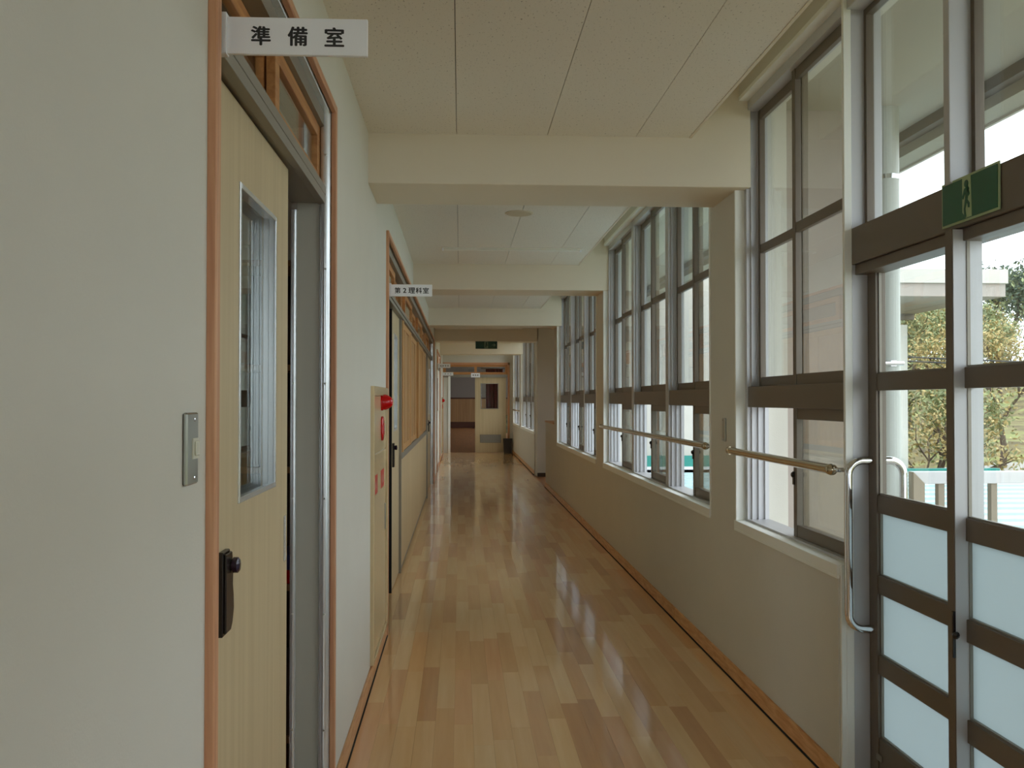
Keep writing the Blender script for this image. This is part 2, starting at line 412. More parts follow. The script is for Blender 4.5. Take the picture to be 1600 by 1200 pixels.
# ------------------------------------------------------------------ window units in the right wall (one module, copied)
UW = 1.4
def window_unit(num, y0, rot_open=True, xoff=0):
    W = struct(empty('window_%d' % num, (XR + xoff, y0, SILL)), None)
    X = XR + xoff; y1 = y0 + UW
    f = MB()
    f.box(X + .045, X + .16, y0, y0 + .05, SILL + .04, HEAD).box(X + .045, X + .16, y1 - .05, y1, SILL + .04, HEAD)
    f.box(X + .045, X + .16, y0, y1, HEAD - .05, HEAD).box(X + .045, X + .16, y0, y1, SILL + .04, SILL + .052)
    for yy, s in ((y0 + .05, 1), (y1 - .05, -1)):                     # track ribs
        for xx in (.066, .1, .135): f.box(X + xx, X + xx + .004, min(yy, yy + s * .014), max(yy, yy + s * .014), SILL + .052, HEAD - .05)
    f.build('frame', jamb_m, W)
    B(X + .05, X + .15, y0 + .05, y1 - .05, 1.462, 1.57).build('transom_rail', bronze_m, W, bevel=.002)
    def sash(a, b, z0, z1, xa, xb, mull, sw=.042, br=.05, tr=.05):
        s = MB(); s.box(xa, xb, a, a + sw, z0, z1).box(xa, xb, b - sw, b, z0, z1)
        s.box(xa + .003, xb - .003, a + sw, b - sw, z0, z0 + br).box(xa + .003, xb - .003, a + sw, b - sw, z1 - tr, z1)
        if mull: s.box(xa + .003, xb - .003, a + sw, b - sw, 2.272, 2.318)
        so = s.build('sash', bronze_m, W, bevel=.0015)
        xm = (xa + xb) / 2 + .004
        if mull:
            B(xm - .0025, xm + .0025, a + sw - .004, b - sw + .004, z0 + br - .004, 2.276).build('pane', glass_m, so)
            B(xm - .0025, xm + .0025, a + sw - .004, b - sw + .004, 2.314, z1 - tr + .004).build('pane', glass_m, so)
        else:
            B(xm - .0025, xm + .0025, a + sw - .004, b - sw + .004, z0 + br - .004, z1 - tr + .004).build('pane', glass_m, so)
        return so
    ym = (y0 + y1) / 2
    sash(y0 + .05, ym + .021, 1.57, HEAD - .05, X + .07, X + .099, True)
    sash(ym - .021, y1 - .05, 1.57, HEAD - .05, X + .104, X + .133, True)
    si = sash(y0 + .05, ym + .021, SILL + .052, 1.462, X + .07, X + .099, False, br=.055, tr=.05)
    sash(y0 + .062, ym + .033, SILL + .052, 1.462, X + .104, X + .133, False, br=.05, tr=.045)   # slid open behind the other
    # crescent lock
    yl = ym + .008
    MB().box(X + .064, X + .07, yl - .006, yl + .012, 1.11, 1.17).lathe((X + .055, yl + .003, 1.155), (1, 0, 0), [(0, .006), (.003, .012), (.014, .012)], 10).build('crescent_lock', blackp, W)
    return W
proto = window_unit(1, 3.65)
def place_unit(num, y0, xoff=0):
    w = copy_tree(proto); w.name = 'window_%d' % num; w.location = (XR + xoff, y0, SILL); return w
n = 2
unit_ys = [5.57, 6.97, 8.37, 10.29, 11.69, 13.09, .85]
for y in unit_ys: place_unit(n, y); n += 1
for y in (19.25, 20.65, 22.05, 24.05, 25.45): place_unit(n, y, .02); n += 1

# white linings round each row of windows
def lining(num, a, b, xoff=0, near=True, far_=True):
    X = XR + xoff; s = MB()
    s.box(X - .014, X + .06, a, b, SILL, SILL + .042)                    # sill board
    s.box(X - .014, X - .002, a + .0, b, SILL - .012, SILL)
    s.box(X - .004, X + .06, a, b, HEAD - .002, HEAD + .02)
    if far_: s.box(X - .006, X + .06, b - .012, b + .004, SILL + .042, HEAD)
    if near: s.box(X - .006, X + .06, a - .004, a + .012, SILL + .042, HEAD)
    o = struct(s.build('trim_%d' % num, lining_m, bevel=.0015)); return o
lining(1, 3.655, 5.05, near=False); lining(2, 5.57, 9.77); lining(3, 10.29, 14.49); lining(4, .85, 2.25, far_=False)
lining(6, 19.25, 23.45, .02); lining(7, 24.05, 26.85, .02)
# white return where the wall under the window stops at the glazed door
t8 = struct(MB().box(XR - .002, XR + .018, 3.638, 3.65, 0, SILL + .042).build('trim_8', lining_m))
MB().box(XR - .006, XR, 3.66, 3.72, 0.066, SILL).build('edge_strip', wall_m, t8)

# ------------------------------------------------------------------ glazed aluminium door to the outside
D = struct(empty('door_2', (1.55, 2.95, 0)), 'bronze aluminium sliding door with frosted lower panels and clear upper glass')
fr = MB()
for a, b in ((2.25, 2.335),):
    fr.box(XR + .03, XR + .16, a, b, 0, HEAD)
fr.box(XR + .03, XR + .16, 2.25, 3.65, HEAD - .06, HEAD)
fr.box(1.517, 1.64, 3.641, 3.651, 0, HEAD)
fr.build('frame', jamb_m, D, bevel=.002)
B(1.486, 1.517, 3.636, 3.655, 0, HEAD).build('edge_post', lining_m, D, bevel=.002)
st = MB()
for a, b in ((2.335, 2.344),):
    for xx in (1.503, 1.528, 1.556, 1.60): st.box(xx, xx + .006, a, b, .01, 2.03)
st.build('track_rib', jamb_m, D)
MB().box(XR + .045, XR + .15, 2.335, 3.641, 2.024, 2.165).box(XR + .06, XR + .15, 2.335, 3.641, 1.985, 2.024).build('transom_bar', bronze_m, D, bevel=.002)
MB().box(XR + .03, XR + .16, 2.25, 3.65, -.02, .006).box(1.535, 1.543, 2.335, 3.641, .006, .016).box(1.593, 1.601, 2.335, 3.641, .006, .016).build('threshold', alu_dull, D)
tf = MB()                                                            # fixed lights above the transom bar
tf.box(1.50, 1.61, 2.86, 2.895, 2.165, HEAD - .06)
tfo = tf.build('transom_mullion', jamb_m, D, bevel=.002)
tt = MB()
for a, b in ((2.335, 2.86), (2.895, 3.641)):
    tt.box(1.57, 1.60, a, b, 2.165, 2.185).box(1.57, 1.60, a, b, HEAD - .085, HEAD - .06)
    tt.box(1.57, 1.60, a, a + .022, 2.185, HEAD - .085).box(1.57, 1.60, b - .022, b, 2.185, HEAD - .085)
tto = tt.build('glazing_bead', bronze_m, D)
for a, b in ((2.335, 2.86), (2.895, 3.641)):
    B(1.583, 1.588, a + .018, b - .018, 2.18, HEAD - .08).build('pane', glass_m, tto)
RAILS = [(.016, .224), (.463, .533), (.766, .835), (1.072, 1.141), (1.536, 1.60), (1.985, 2.02)]
def door_leaf(a, b, xr, stile_near, stile_far, pro_far, name):
    """a near end, b far end, xr = corridor face of the rails"""
    s = MB()
    s.box(xr - .004, xr + .036, a, a + stile_near, .016, 2.022)
    s.box(xr - pro_far, xr + .036, b - stile_far, b, .016, 2.022)
    lo = s.build(name, bronze_m, D, bevel=.0015)
    for z0, z1 in RAILS[:-1]: B(xr, xr + .034, a + stile_near, b - stile_far, z0, z1).build('rail', bronze_m, lo, bevel=.0015)
    B(xr, xr + .034, a + stile_near, b - stile_far, 1.987, 2.02).build('rail', bronze_m, lo)
    for i in range(5):
        z0, z1 = RAILS[i][1], RAILS[i + 1][0]
        B(xr + .018, xr + .023, a + stile_near - .004, b - stile_far + .004, z0 - .004, z1 + .004).build('frosted_panel' if i < 3 else 'pane', frost_m if i < 3 else glass_m, lo)
        e = MB()                                                      # bright glazing gasket round each panel
        ya, yb = a + stile_near, b - stile_far
        e.box(xr + .008, xr + .018, ya, yb, z0, z0 + .006).box(xr + .008, xr + .018, yb - .006, yb, z0 + .006, z1)
        e.build('gasket', alu_dull, lo)
    return lo
leafA = door_leaf(2.93, 3.64, 1.582, .045, .07, .004, 'leaf')
leafB = door_leaf(2.30, 2.885, 1.532, .06, .042, .036, 'leaf')
B(1.499, 1.59, 2.8405, 2.8428, .02, 2.02).build('lit_side', jamb_m, leafB)  # pale slab: daylight on the side of the stile put into the colour
def bar_handle(xin, y, z0, z1, sgn, parent, x_face):
    r = .055; path = [(x_face, y, z1)]
    for k in range(7):
        a = math.pi / 2 * k / 6; path.append((xin - sgn * r * (1 - math.sin(a)) * 1.0, y, z1 - r * (1 - math.cos(a))))
    # straight down, then back to the leaf
    for k in range(7):
        a = math.pi / 2 * k / 6; path.append((xin - sgn * r * (1 - math.cos(a)), y, z0 + r * (1 - math.sin(a))))
    path.append((x_face, y, z0))
    MB().tube(path, .0155, 14).build('bar_handle', chrome_m, parent, smooth=True)
bar_handle(1.483, 3.605, .625, 1.268, -1, leafA, 1.584)
bar_handle(1.70, 3.605, .625, 1.268, 1, leafA, 1.614)
MB().box(1.574, 1.582, 3.54, 3.58, .14, .165).build('floor_bolt', alu_dull, leafA, bevel=.003)
MB().box(1.49, 1.498, 2.84, 2.848, .72, .86).lathe((1.494, 2.842, .79), (0, -1, 0), [(-.004, .006), (.012, .012), (.02, .004)], 10).build('pull_latch', blackp, leafB)

# exit sign plate fixed to the transom bar
E = tag(empty('exit_sign', (1.512, 2.79, 2.03)), 'green running-man exit plate on the bronze bar above glazed door', 'exit sign')
ya, yb = 2.605, 2.925; za, zb = 2.035, 2.172
B(1.509, 1.513, ya, yb, za, zb).build('border', pale_m, E)
B(1.507, 1.509, ya + .007, yb - .007, za + .007, zb - .007).build('panel', green_m, E)
def on_sign(u, v, x=1.5055): return (x, yb - u * (yb - ya), za + v * (zb - za))
MB().prism([on_sign(u, v) for u, v in ((.40, .95), (.545, .95), (.56, .06), (.46, .06), (.40, .2))], (.0015, 0, 0)).build('doorway', pale_m, E)
man = MB()
man.lathe(on_sign(.475, .80, 1.504), (1, 0, 0), [(0, .011), (.0016, .011)], 12)
for pts in (((.44, .70), (.50, .74), (.525, .68), (.49, .42), (.455, .44), (.46, .62)),       # torso
            ((.44, .70), (.46, .62), (.42, .48), (.40, .52)), ((.50, .74), (.535, .56), (.515, .52), (.49, .66)),
            ((.49, .46), (.53, .36), (.525, .26), (.505, .27), (.50, .34), (.465, .44)),     # legs
            ((.455, .46), (.485, .42), (.455, .26), (.47, .08), (.44, .07), (.43, .26))):
    man.prism([on_sign(u, v, 1.504) for u, v in pts], (.0016, 0, 0))
man.build('running_figure', green_m, E)

# ------------------------------------------------------------------ hand rails in front of the windows
def rail_bar(y0, y1, label, mids, xoff=0):
    X = XR + xoff; g = tag(empty('hand_rail', (X - .02, (y0 + y1) / 2, 1.2)), label, 'handrail', 'hand rails across the windows')
    z = 1.228
    MB().tube([(X - .02, y0 + .03, z), (X - .02, y1, z)], .0195, 16).build('bar', railm, g, smooth=True)
    for ye, s in ((y0 + .03, -1), (y1, 1)):
        MB().lathe((X - .02, ye - s * .012, z), (0, s, 0), [(0, .0215), (.014, .0225), (.018, .02), (.026, .021), (.034, .015), (.038, .002)], 16).build('end_cap', railm, g, smooth=True)
    for yb in [y0 + .01, *mids, y1 - .03]:
        m = MB(); m.tube([(X - .02, yb, z), (X + .046, yb, z)], .009, 10); m.box(X + .042, X + .047, yb - .018, yb + .018, z - .026, z + .03)
        m.build('bracket', chrome_m, g)
    return g
rail_bar(3.66, 5.1, 'short metal hand rail across the window beside the glazed door', [])
rail_bar(5.59, 9.84, 'long metal hand rail across the three-part window', [6.97, 8.37])
rail_bar(24.1, 26.8, 'distant hand rail across the last window by the end wall', [25.45], .02)

# switch plates
def switch(x, y0, y1, z0, z1, sgn, label, rocker=True):
    g = tag(empty('switch_plate', (x, (y0 + y1) / 2, z0)), label, 'light switch')
    a, b = (x, x + sgn * .009)
    B(min(a, b), max(a, b), y0, y1, z0, z1).build('plate', steel_m, g, bevel=.003)
    zm = (z0 + z1) / 2; ym = (y0 + y1) / 2; x2 = x + sgn * .009
    if rocker:
        B(min(x2, x2 + sgn * .002), max(x2, x2 + sgn * .002), ym - .006, ym + .028, zm - .018, zm + .018).build('rocker_frame', ivory, g)
        B(min(x2 + sgn * .002, x2 + sgn * .006), max(x2 + sgn * .002, x2 + sgn * .006), ym + .002, ym + .024, zm - .013, zm + .013).build('rocker', ivory, g, bevel=.002)
    for zz in (z0 + .012, z1 - .012):
        MB().lathe((x2 - sgn * .001, ym + .008, zz), (sgn, 0, 0), [(0, .004), (.002, .004), (.003, .002)], 8).build('screw', chrome_m, g)
switch(XL, 1.672, 1.742, 1.352, 1.478, 1, 'narrow steel switch plate with ivory rocker on the near left wall')
switch(XR, 5.24, 5.3, 1.27, 1.40, -1, 'steel plate on the pier between the two nearest windows', False)

# ------------------------------------------------------------------ left sliding door to the preparation room
P = struct(empty('door_1', (-.53, 2.7, 0)), 'sliding maple door with tall glass and cedar transom, near left')
CX0, CX1 = XL - .002, XL + .018
B(CX0, CX1, 1.825, 1.857, 0, 2.59).build('casing', pine_m, P, bevel=.0025)
B(CX0, CX1, 3.562, 3.592, 0, 2.59).build('casing', pine_m, P, bevel=.0025)
B(CX0, CX1, 1.857, 3.562, 2.562, 2.59).build('casing', pine_h, P, bevel=.0025)
# jambs and head
j = MB().box(-.60, -.517, 3.562, 3.6, 0, 2.562).box(-.60, XL - .004, 1.82, 1.856, 0, 2.562)
j.build('jamb', grey_m, P)
def round_strip(x0, x1, y, z0, z1, bulge=.014, n=9):
    pts = [(x0 + (x1 - x0) * k / (n - 1), y - bulge * math.sin(math.pi * k / (n - 1)) ** .7, z0) for k in range(n)]
    return MB().prism(pts + [(x1, y + .009, z0), (x0, y + .009, z0)], (0, 0, z1 - z0))
a = round_strip(-.517, XL - .003, 3.553, 0, 2.553).build('edge_strip', alu_m, P, smooth=True)
round_strip(-.622, -.600, 3.56, 0, 2.2, .008).build('edge_strip', alu_m, P, smooth=True)
MB().box(-.517, XL - .003, 1.857, 3.553, 2.553, 2.562).build('head_strip', alu_m, P, bevel=.002)
MB().box(-.62, -.60, 1.857, 3.562, 2.5, 2.562).box(-.60, -.5, 1.857, 3.562, 2.505, 2.553).build('head', alu_dull, P)
for z in (.3, .72, 1.14, 1.56, 1.98, 2.4):
    for xx in (-.493,):
        MB().lathe((xx, 3.5405, z), (0, -1, 0), [(0, .004), (.002, .004), (.0025, .002)], 8).build('screw', steel_m, P)
    if z < 2.2: MB().lathe((-.611, 3.553, z), (0, -1, 0), [(0, .004), (.002, .004), (.0025, .002)], 8).build('screw', steel_m, P)
MB().box(-.52, -.494, 1.857, 3.553, 2.219, 2.281).box(-.525, -.492, 1.857, 3.553, 2.250, 2.2815).box(-.62, -.52, 1.857, 3.553, 2.225, 2.281).build('transom_bar', alu_dull, P, bevel=.001)
for (a, b, xa) in ((1.86, 2.765, -.575), (2.70, 3.553, -.542)):
    s = MB().box(xa, xa + .026, a, a + .06, 2.282, 2.504).box(xa, xa + .026, b - .06, b, 2.282, 2.504)
    s.box(xa, xa + .026, a + .06, b - .06, 2.282, 2.327).box(xa, xa + .026, a + .06, b - .06, 2.459, 2.504)
    so = s.build('transom_sash', transom_m, P, bevel=.0015)
    B(xa + .011, xa + .015, a + .056, b - .056, 2.323, 2.463).build('pane', glass_m, so)
# leaf
L0, L1, LX = 2.07, 3.009, -.535
gy0, gy1, gz0, gz1 = 2.35, 2.81, 1.25, 2.03
lf = MB().box(LX - .04, LX, L0, gy0, .012, 2.217).box(LX - .04, LX, gy1, L1, .012, 2.217)
lf.box(LX - .04, LX, gy0, gy1, .012, gz0).box(LX - .04, LX, gy0, gy1, gz1, 2.217)
leaf1 = lf.build('leaf', door_m, P)
gf = MB(); w = .012
for x0, x1, ww in ((LX - .002, LX + .004, .014), (LX - .018, LX - .002, .009), (LX - .034, LX - .018, .005)):
    gf.box(x0, x1, gy0, gy0 + ww, gz0, gz1).box(x0, x1, gy1 - ww, gy1, gz0, gz1)
    gf.box(x0, x1, gy0 + ww, gy1 - ww, gz0, gz0 + ww).box(x0, x1, gy0 + ww, gy1 - ww, gz1 - ww, gz1)
gf.build('glazing_frame', alu_m, leaf1, bevel=.001)
B(LX - .036, LX - .031, gy0 + .003, gy1 - .003, gz0 + .003, gz1 - .003).build('pane', inner_glass, leaf1)
# curved black pull with a purple turn knob
hp = [(0, .0), (.062, .0), (.084, .014), (.104, .048), (.099, .08), (.088, .108), (.091, .13), (.094, .15), (.084, .17), (.078, .188), (.0, .188)]
hz = .974; hy = 2.16
hm = MB(); hm.prism([(LX, hy + u * .82, hz + v) for u, v in hp], (.012, 0, 0))
hm.prism([(LX + .012, hy + .006 + u * .72, hz + .006 + v * .94) for u, v in hp], (.006, 0, 0))
ho = hm.build('pull_handle', blackp, leaf1, bevel=.002)
MB().lathe((LX + .018, hy + .06, 1.125), (1, 0, 0), [(-.004, .012), (.002, .012), (.003, .018), (.013, .018), (.017, .013), (.018, .003)], 18).build('turn_knob', purple, leaf1, smooth=True)
MB().box(LX - .001, LX + .002, 2.955, 2.975, 1.012, 1.146).box(LX + .002, LX + .003, 2.953, 2.956, 1.008, 1.15).box(LX + .002, LX + .003, 2.974, 2.977, 1.008, 1.15).build('finger_pull', alu_m, leaf1)

B(-.63, -.463, 1.857, 3.562, -.02, .003).build('threshold', alu_dull, P)
# hanging room signs
def room_sign(y, x0, x1, z0, z1, text, sp, label, th, bold=.03, blots=0, x_at=None):
    g = tag(empty('room_sign', (x0, y, z0)), label, 'sign', 'projecting room signs')
    B(x0 - .001, x0 + .016, y - .012, y + .012, z0 - .002, z1 + .007).build('bracket', white_p, g, bevel=.001)
    B(x0 + .016, x1, y - .005, y + .005, z0, z1).build('board', white_p, g, bevel=.001)
    cx = (x0 + .016 + x1) / 2
    if text:
        lettering(text, th, sp, g, ink, Matrix.Translation((cx if x_at is None else x_at, y - .0049, (z0 + z1) / 2)) @ FACE, bold)
    for k in range(blots):
        c = x0 + .016 + (x1 - x0 - .016) * (k + 1) / (blots + 1); h = th / 2; zc = (z0 + z1) / 2
        m = MB(); m.prism([(c + u * h, y - .0056, zc + v * h) for u, v in ((-.8, -.9), (.8, -.9), (.8, -.6), (.15, -.6), (.15, -.15), (1, -.15), (1, .2), (.15, .2), (.15, .6), (.8, .6), (.8, .9), (-.8, .9), (-.8, .6), (-.15, .6), (-.15, .2), (-1, .2), (-1, -.15), (-.15, -.15), (-.15, -.6), (-.8, -.6))], (0, .0006, 0))
        m.build('lettering', ink, g)
    return g
room_sign(1.90, -.472, -.183, 2.178, 2.251, '準備室', .0715, 'white projecting sign reading three characters above the near left door', .037)
room_sign(6.23, -.461, -.182, 2.170, 2.247, '第2理科室', .0455, 'white projecting sign over the second doorway on the left', .037)
room_sign(20.1, -.47, -.205, 2.17, 2.26, '', 1, 'grey far sign with four marks beyond the green exit lamp', .03, blots=4)
room_sign(26.4, -.49, -.19, 2.17, 2.26, '', 1, 'grey far sign with three marks beside the end wall', .03, blots=3)

# ------------------------------------------------------------------ fire hydrant cabinets
def hydrant(y0, y1, x, label, full=True):
    g = tag(empty('hydrant_cabinet', (x, (y0 + y1) / 2, .09)), label, 'cabinet')
    zt = 1.575
    f = MB().box(x - .02, x + .02, y0, y0 + .05, .09, zt).box(x - .02, x + .02, y1 - .05, y1, .09, zt)
    f.box(x - .02, x + .02, y0 + .05, y1 - .05, zt - .05, zt).box(x - .02, x + .02, y0 + .05, y1 - .05, .09, .11)
    f.build('frame', cab_m, g, bevel=.003)
    B(x - .02, x + .008, y0 + .053, y1 - .053, 1.2, zt - .053).build('alarm_panel', cab_m, g, bevel=.003)
    dr = B(x - .02, x + .008, y0 + .053, y1 - .053, .113, 1.195).build('door', cab_m, g, bevel=.003)
    yl = y0 + .60
    MB().lathe((x + .006, yl, 1.487), (1, 0, 0), [(0, .05), (.012, .05), (.014, .046), (.03, .046), (.052, .035), (.066, .022), (.07, .012), (.071, .002)], 24).build('alarm_lamp', red_m, g, smooth=True)
    bt = MB().lathe((x + .006, yl + .03, 1.33), (1, 0, 0), [(0, .073), (.01, .073), (.014, .066), (.0145, .035), (.018, .032), (.019, .004)], 26).build('call_button', red_m, g, smooth=True)
    if full:
        for ya, yb in ((5.255, 5.47), (5.71, 5.93)):
            lb = B(x + .008, x + .0095, ya, yb, .977, 1.083).build('label_plate', redl, dr)
            for k in range(4):
                yy = ya + .03 + k * (yb - ya - .06) / 4
                B(x + .0095, x + .0099, yy + .006, yy + (yb - ya) / 4 - .02, 1.005, 1.05).build('print', pinkl, lb)
        B(x + .008, x + .014, y1 - .12, y1 - .09, .7, .86).build('latch', steel_m, dr, bevel=.002)
    return g
hydrant(5.135, 6.12, XL, 'cream fire hydrant cabinet with red lamp between the two left doors')
hydrant(25.3, 26.25, XL - .015, 'distant cream hydrant cabinet with red lamp near the end wall', False)

# ------------------------------------------------------------------ front of the science room
S = struct(empty('door_3', (-.53, 11.5, 0)), 'long timber classroom front with two sliding doors and sash windows')
B(CX0, CX1, 6.18, 6.212, 0, 2.59).build('casing', pine_m, S, bevel=.0025)
B(CX0, CX1, 17.22, 17.25, 0, 2.59).build('casing', pine_m, S, bevel=.0025)
B(CX0, CX1, 6.212, 17.22, 2.562, 2.59).build('casing', pine_h, S, bevel=.0025)
round_strip(-.56, XL - .004, 17.2, 0, 2.562).build('edge_strip', alu_m, S, smooth=True)
B(-.63, -.463, 6.2, 17.2, -.02, .001).build('threshold', fmats[0], S)
MB().box(-.60, XL - .004, 6.18, 6.21, 0, 2.562).build('jamb', grey_m, S)
MB().box(-.60, -.49, 6.212, 17.19, 2.505, 2.562).build('head', alu_dull, S)
MB().box(-.60, -.495, 6.212, 17.19, 2.205, 2.232).box(-.60, -.492, 6.212, 17.19, 2.24, 2.27).build('transom_bar', alu_dull, S)
yy = 6.3
k = 0
while yy < 17.1:
    b = min(yy + 1.36, 17.19); xa = -.575 if k % 2 else -.545
    s = MB().box(xa, xa + .028, yy, yy + .09, 2.27, 2.505).box(xa, xa + .028, b - .09, b, 2.27, 2.505)
    s.box(xa, xa + .028, yy + .09, b - .09, 2.27, 2.32).box(xa, xa + .028, yy + .09, b - .09, 2.455, 2.505)
    so = s.build('transom_sash', transom_m, S)
    B(xa + .011, xa + .015, yy + .086, b - .086, 2.316, 2.459).build('pane', glass_m, so)
    yy = b; k += 1
def slim_leaf(a, b, wa, wb):
    x = -.53
    m = MB().box(x - .035, x, a, wa, .012, 2.205).box(x - .035, x, wb, b, .012, 2.205).box(x - .035, x, wa, wb, .012, 1.25).box(x - .035, x, wa, wb, 2.035, 2.205)
    lo = m.build('leaf', door_m, S)
    g = MB().box(x - .03, x + .004, wa, wa + .016, 1.25, 2.035).box(x - .03, x + .004, wb - .016, wb, 1.25, 2.035).box(x - .03, x + .004, wa + .016, wb - .016, 1.25, 1.266).box(x - .03, x + .004, wa + .016, wb - .016, 2.019, 2.035)
    g.build('glazing_frame', alu_m, lo); B(x - .03, x - .026, wa + .01, wb - .01, 1.26, 2.025).build('pane', inner_glass, lo)
    h0 = a + .07
    MB().prism([(x, h0 + u * .82, hz + v) for u, v in hp], (.016, 0, 0)).build('pull_handle', blackp, lo, bevel=.002)
    MB().lathe((x + .014, h0 + .06, 1.125), (1, 0, 0), [(0, .012), (.006, .019), (.02, .019), (.024, .003)], 14).build('turn_knob', purple, lo, smooth=True)
    return lo
l2 = slim_leaf(7.47, 8.37, 7.72, 8.12)
B(-.567, -.527, 7.455, 7.47, .012, 2.205).build('black_edge_strip', black_m, l2)  # black strip down the near edge of the leaf
slim_leaf(14.75, 15.9, 15.1, 15.5)
slim_leaf(15.95, 17.15, 16.3, 16.7)
MB().box(-.585, -.565, 6.215, 7.46, .012, 2.205).build('dark_gap_sheet', black_m, S)  # black sheet stands in for the darkness of the open doorway gap
B(-.56, -.51, 8.375, 8.43, 0, 2.205).build('post', alu_dull, S)
B(-.56, -.495, 14.68, 14.74, 0, 2.205).build('post', alu_dull, S)
B(-.565, -.505, 8.43, 14.68, .985, 1.042).build('middle_rail', alu_dull, S)
for i in range(6):
    a = 8.43 + i * 6.25 / 6; b = a + 6.25 / 6 - .006
    B(-.56, -.515, a, b, .04, .985).build('lower_panel', panel_m, S)
B(-.56, -.52, 8.43, 14.68, .0, .04).build('bottom_rail', alu_dull, S)
for i in range(4):
    a = 8.44 + i * 1.558; b = a + 1.552; xa = -.54 + (.012 if i % 2 == 0 else 0)
    s = MB().box(xa - .02, xa + .03, a, a + .12, 1.042, 2.2).box(xa - .02, xa + .02, b - .1, b, 1.042, 2.2)
    s.box(xa - .02, xa + .018, a + .12, b - .1, 1.042, 1.1).box(xa - .02, xa + .018, a + .12, b - .1, 2.14, 2.2)
    so = s.build('wooden_sash', lattice_m, S, bevel=.003)
    wb_ = (b - a - .22) / 4
    for q in range(4): B(xa - .012, xa + (.014 if q % 2 else .010), a + .12 + q * wb_ + .003, a + .12 + (q + 1) * wb_ - .003, 1.1, 2.14).build('board', lattice_m, so)

# far left door beyond the lintel
FD = struct(empty('door_4', (-.54, 21.7, 0)), 'distant grey sliding door with pine casing beyond the lintel')
x = XL - .015
B(x - .002, x + .016, 20.1, 20.14, 0, 2.56).build('casing', pine_m, FD); B(x - .002, x + .016, 23.26, 23.3, 0, 2.56).build('casing', pine_m, FD)
B(x - .002, x + .016, 20.14, 23.26, 2.53, 2.56).build('casing', pine_h, FD)
lo = B(-.57, -.53, 20.14, 21.7, 0.01, 2.2).build('leaf', grey_m, FD); B(-.529, -.52, 20.5, 20.9, 1.25, 2.0).build('glazing_frame', alu_m, lo)
lo = B(-.56, -.52, 21.7, 23.26, 0.01, 2.2).build('leaf', lining_m, FD); B(-.519, -.512, 22.0, 22.5, 1.25, 2.0).build('glazing_frame', alu_m, lo)
B(-.58, -.5, 20.14, 23.26, 2.2, 2.27).build('transom_bar', alu_dull, FD); B(-.56, -.52, 20.14, 23.26, 2.27, 2.53).build('transom_sash', transom_m, FD)
MB().box(-.5, x + .01, 23.3, 23.36, 0, 2.5).build('edge_strip', lining_m, FD)

# ------------------------------------------------------------------ end wall with sliding door and hall behind
we = MB().box(XL - .2, XL + .14, YE, YE + .12, 0, 2.2).box(1.345, XR + .3, YE, YE + .12, 0, CEIL + .35).box(XL - .2, 1.345, YE, YE + .12, 2.56, CEIL + .35).box(XL - .2, XL - .03, YE, YE + .12, 2.2, 2.56)
wall_end = struct(we.build('wall_end', wall_m))
N_ = struct(empty('door_5', (.4, YE, 0)), 'end wall sliding door with small window, grey vent and cedar transom')
for a, b in ((XL - .03, XL + .0), (1.345, 1.4)): B(a, b, YE - .02, YE, 0, 2.56).build('casing', pine_m, N_)
B(XL - .03, 1.4, YE - .02, YE, 2.5, 2.56).build('casing', pine_x, N_)
B(XL + .14, XL + .2, YE - .03, YE + .1, 0, 2.17).build('edge_strip', lining_m, N_)
B(XL, 1.345, YE - .015, YE + .1, 2.14, 2.22).build('transom_bar', alu_dull, N_)
ts = MB()
for xx in (XL, .40, 1.275): ts.box(xx, xx + .07, YE + .02, YE + .06, 2.22, 2.5)
ts.box(XL, 1.345, YE + .022, YE + .058, 2.22, 2.29).box(XL, 1.345, YE + .022, YE + .058, 2.44, 2.5)
so = ts.build('transom_sash', transom_m, N_)
B(XL + .06, .41, YE + .038, YE + .042, 2.28, 2.45).build('pane', glass_m, so); B(.46, 1.28, YE + .038, YE + .042, 2.28, 2.45).build('pane', glass_m, so)
wx0, wx1, wz0, wz1 = .597, 1.069, 1.264, 1.955
lf = MB().box(.425, wx0, YE + .04, YE + .08, .012, 2.14).box(wx1, 1.3, YE + .04, YE + .08, .012, 2.14).box(wx0, wx1, YE + .04, YE + .08, .012, wz0).box(wx0, wx1, YE + .04, YE + .08, wz1, 2.14)
lo = lf.build('leaf', door_m, N_)
g = MB().box(wx0 - .02, wx0, YE + .034, YE + .06, wz0 - .02, wz1 + .02).box(wx1, wx1 + .02, YE + .034, YE + .06, wz0 - .02, wz1 + .02).box(wx0, wx1, YE + .034, YE + .06, wz0 - .02, wz0).box(wx0, wx1, YE + .034, YE + .06, wz1, wz1 + .02)
g.build('glazing_frame', alu_dull, lo); B(wx0, wx1, YE + .058, YE + .062, wz0, wz1).build('pane', glass_m, lo)
v = MB().box(.56, 1.16, YE + .036, YE + .04, .285, .52).box(.56, 1.16, YE + .028, YE + .036, .285, .3).box(.56, 1.16, YE + .028, YE + .036, .505, .52).box(.56, .575, YE + .028, YE + .036, .3, .505).box(1.145, 1.16, YE + .028, YE + .036, .3, .505)
vo = v.build('vent', alu_dull, lo)
for i in range(9):
    z = .305 + i * .0225; MB().prism([(.577, YE + .035, z + .014), (.577, YE + .029, z), (.577, YE + .031, z), (.577, YE + .036, z + .014)], (.566, 0, 0)).build('slat', alu_dull, vo)
g = tag(empty('room_sign', (.307, YE - .016, 2.14)), 'bright white flat sign fixed over the end doorway', 'sign', 'room signs at the end wall')
B(.307, .561, YE - .027, YE - .016, 2.14, 2.262).build('board', white_p, g)
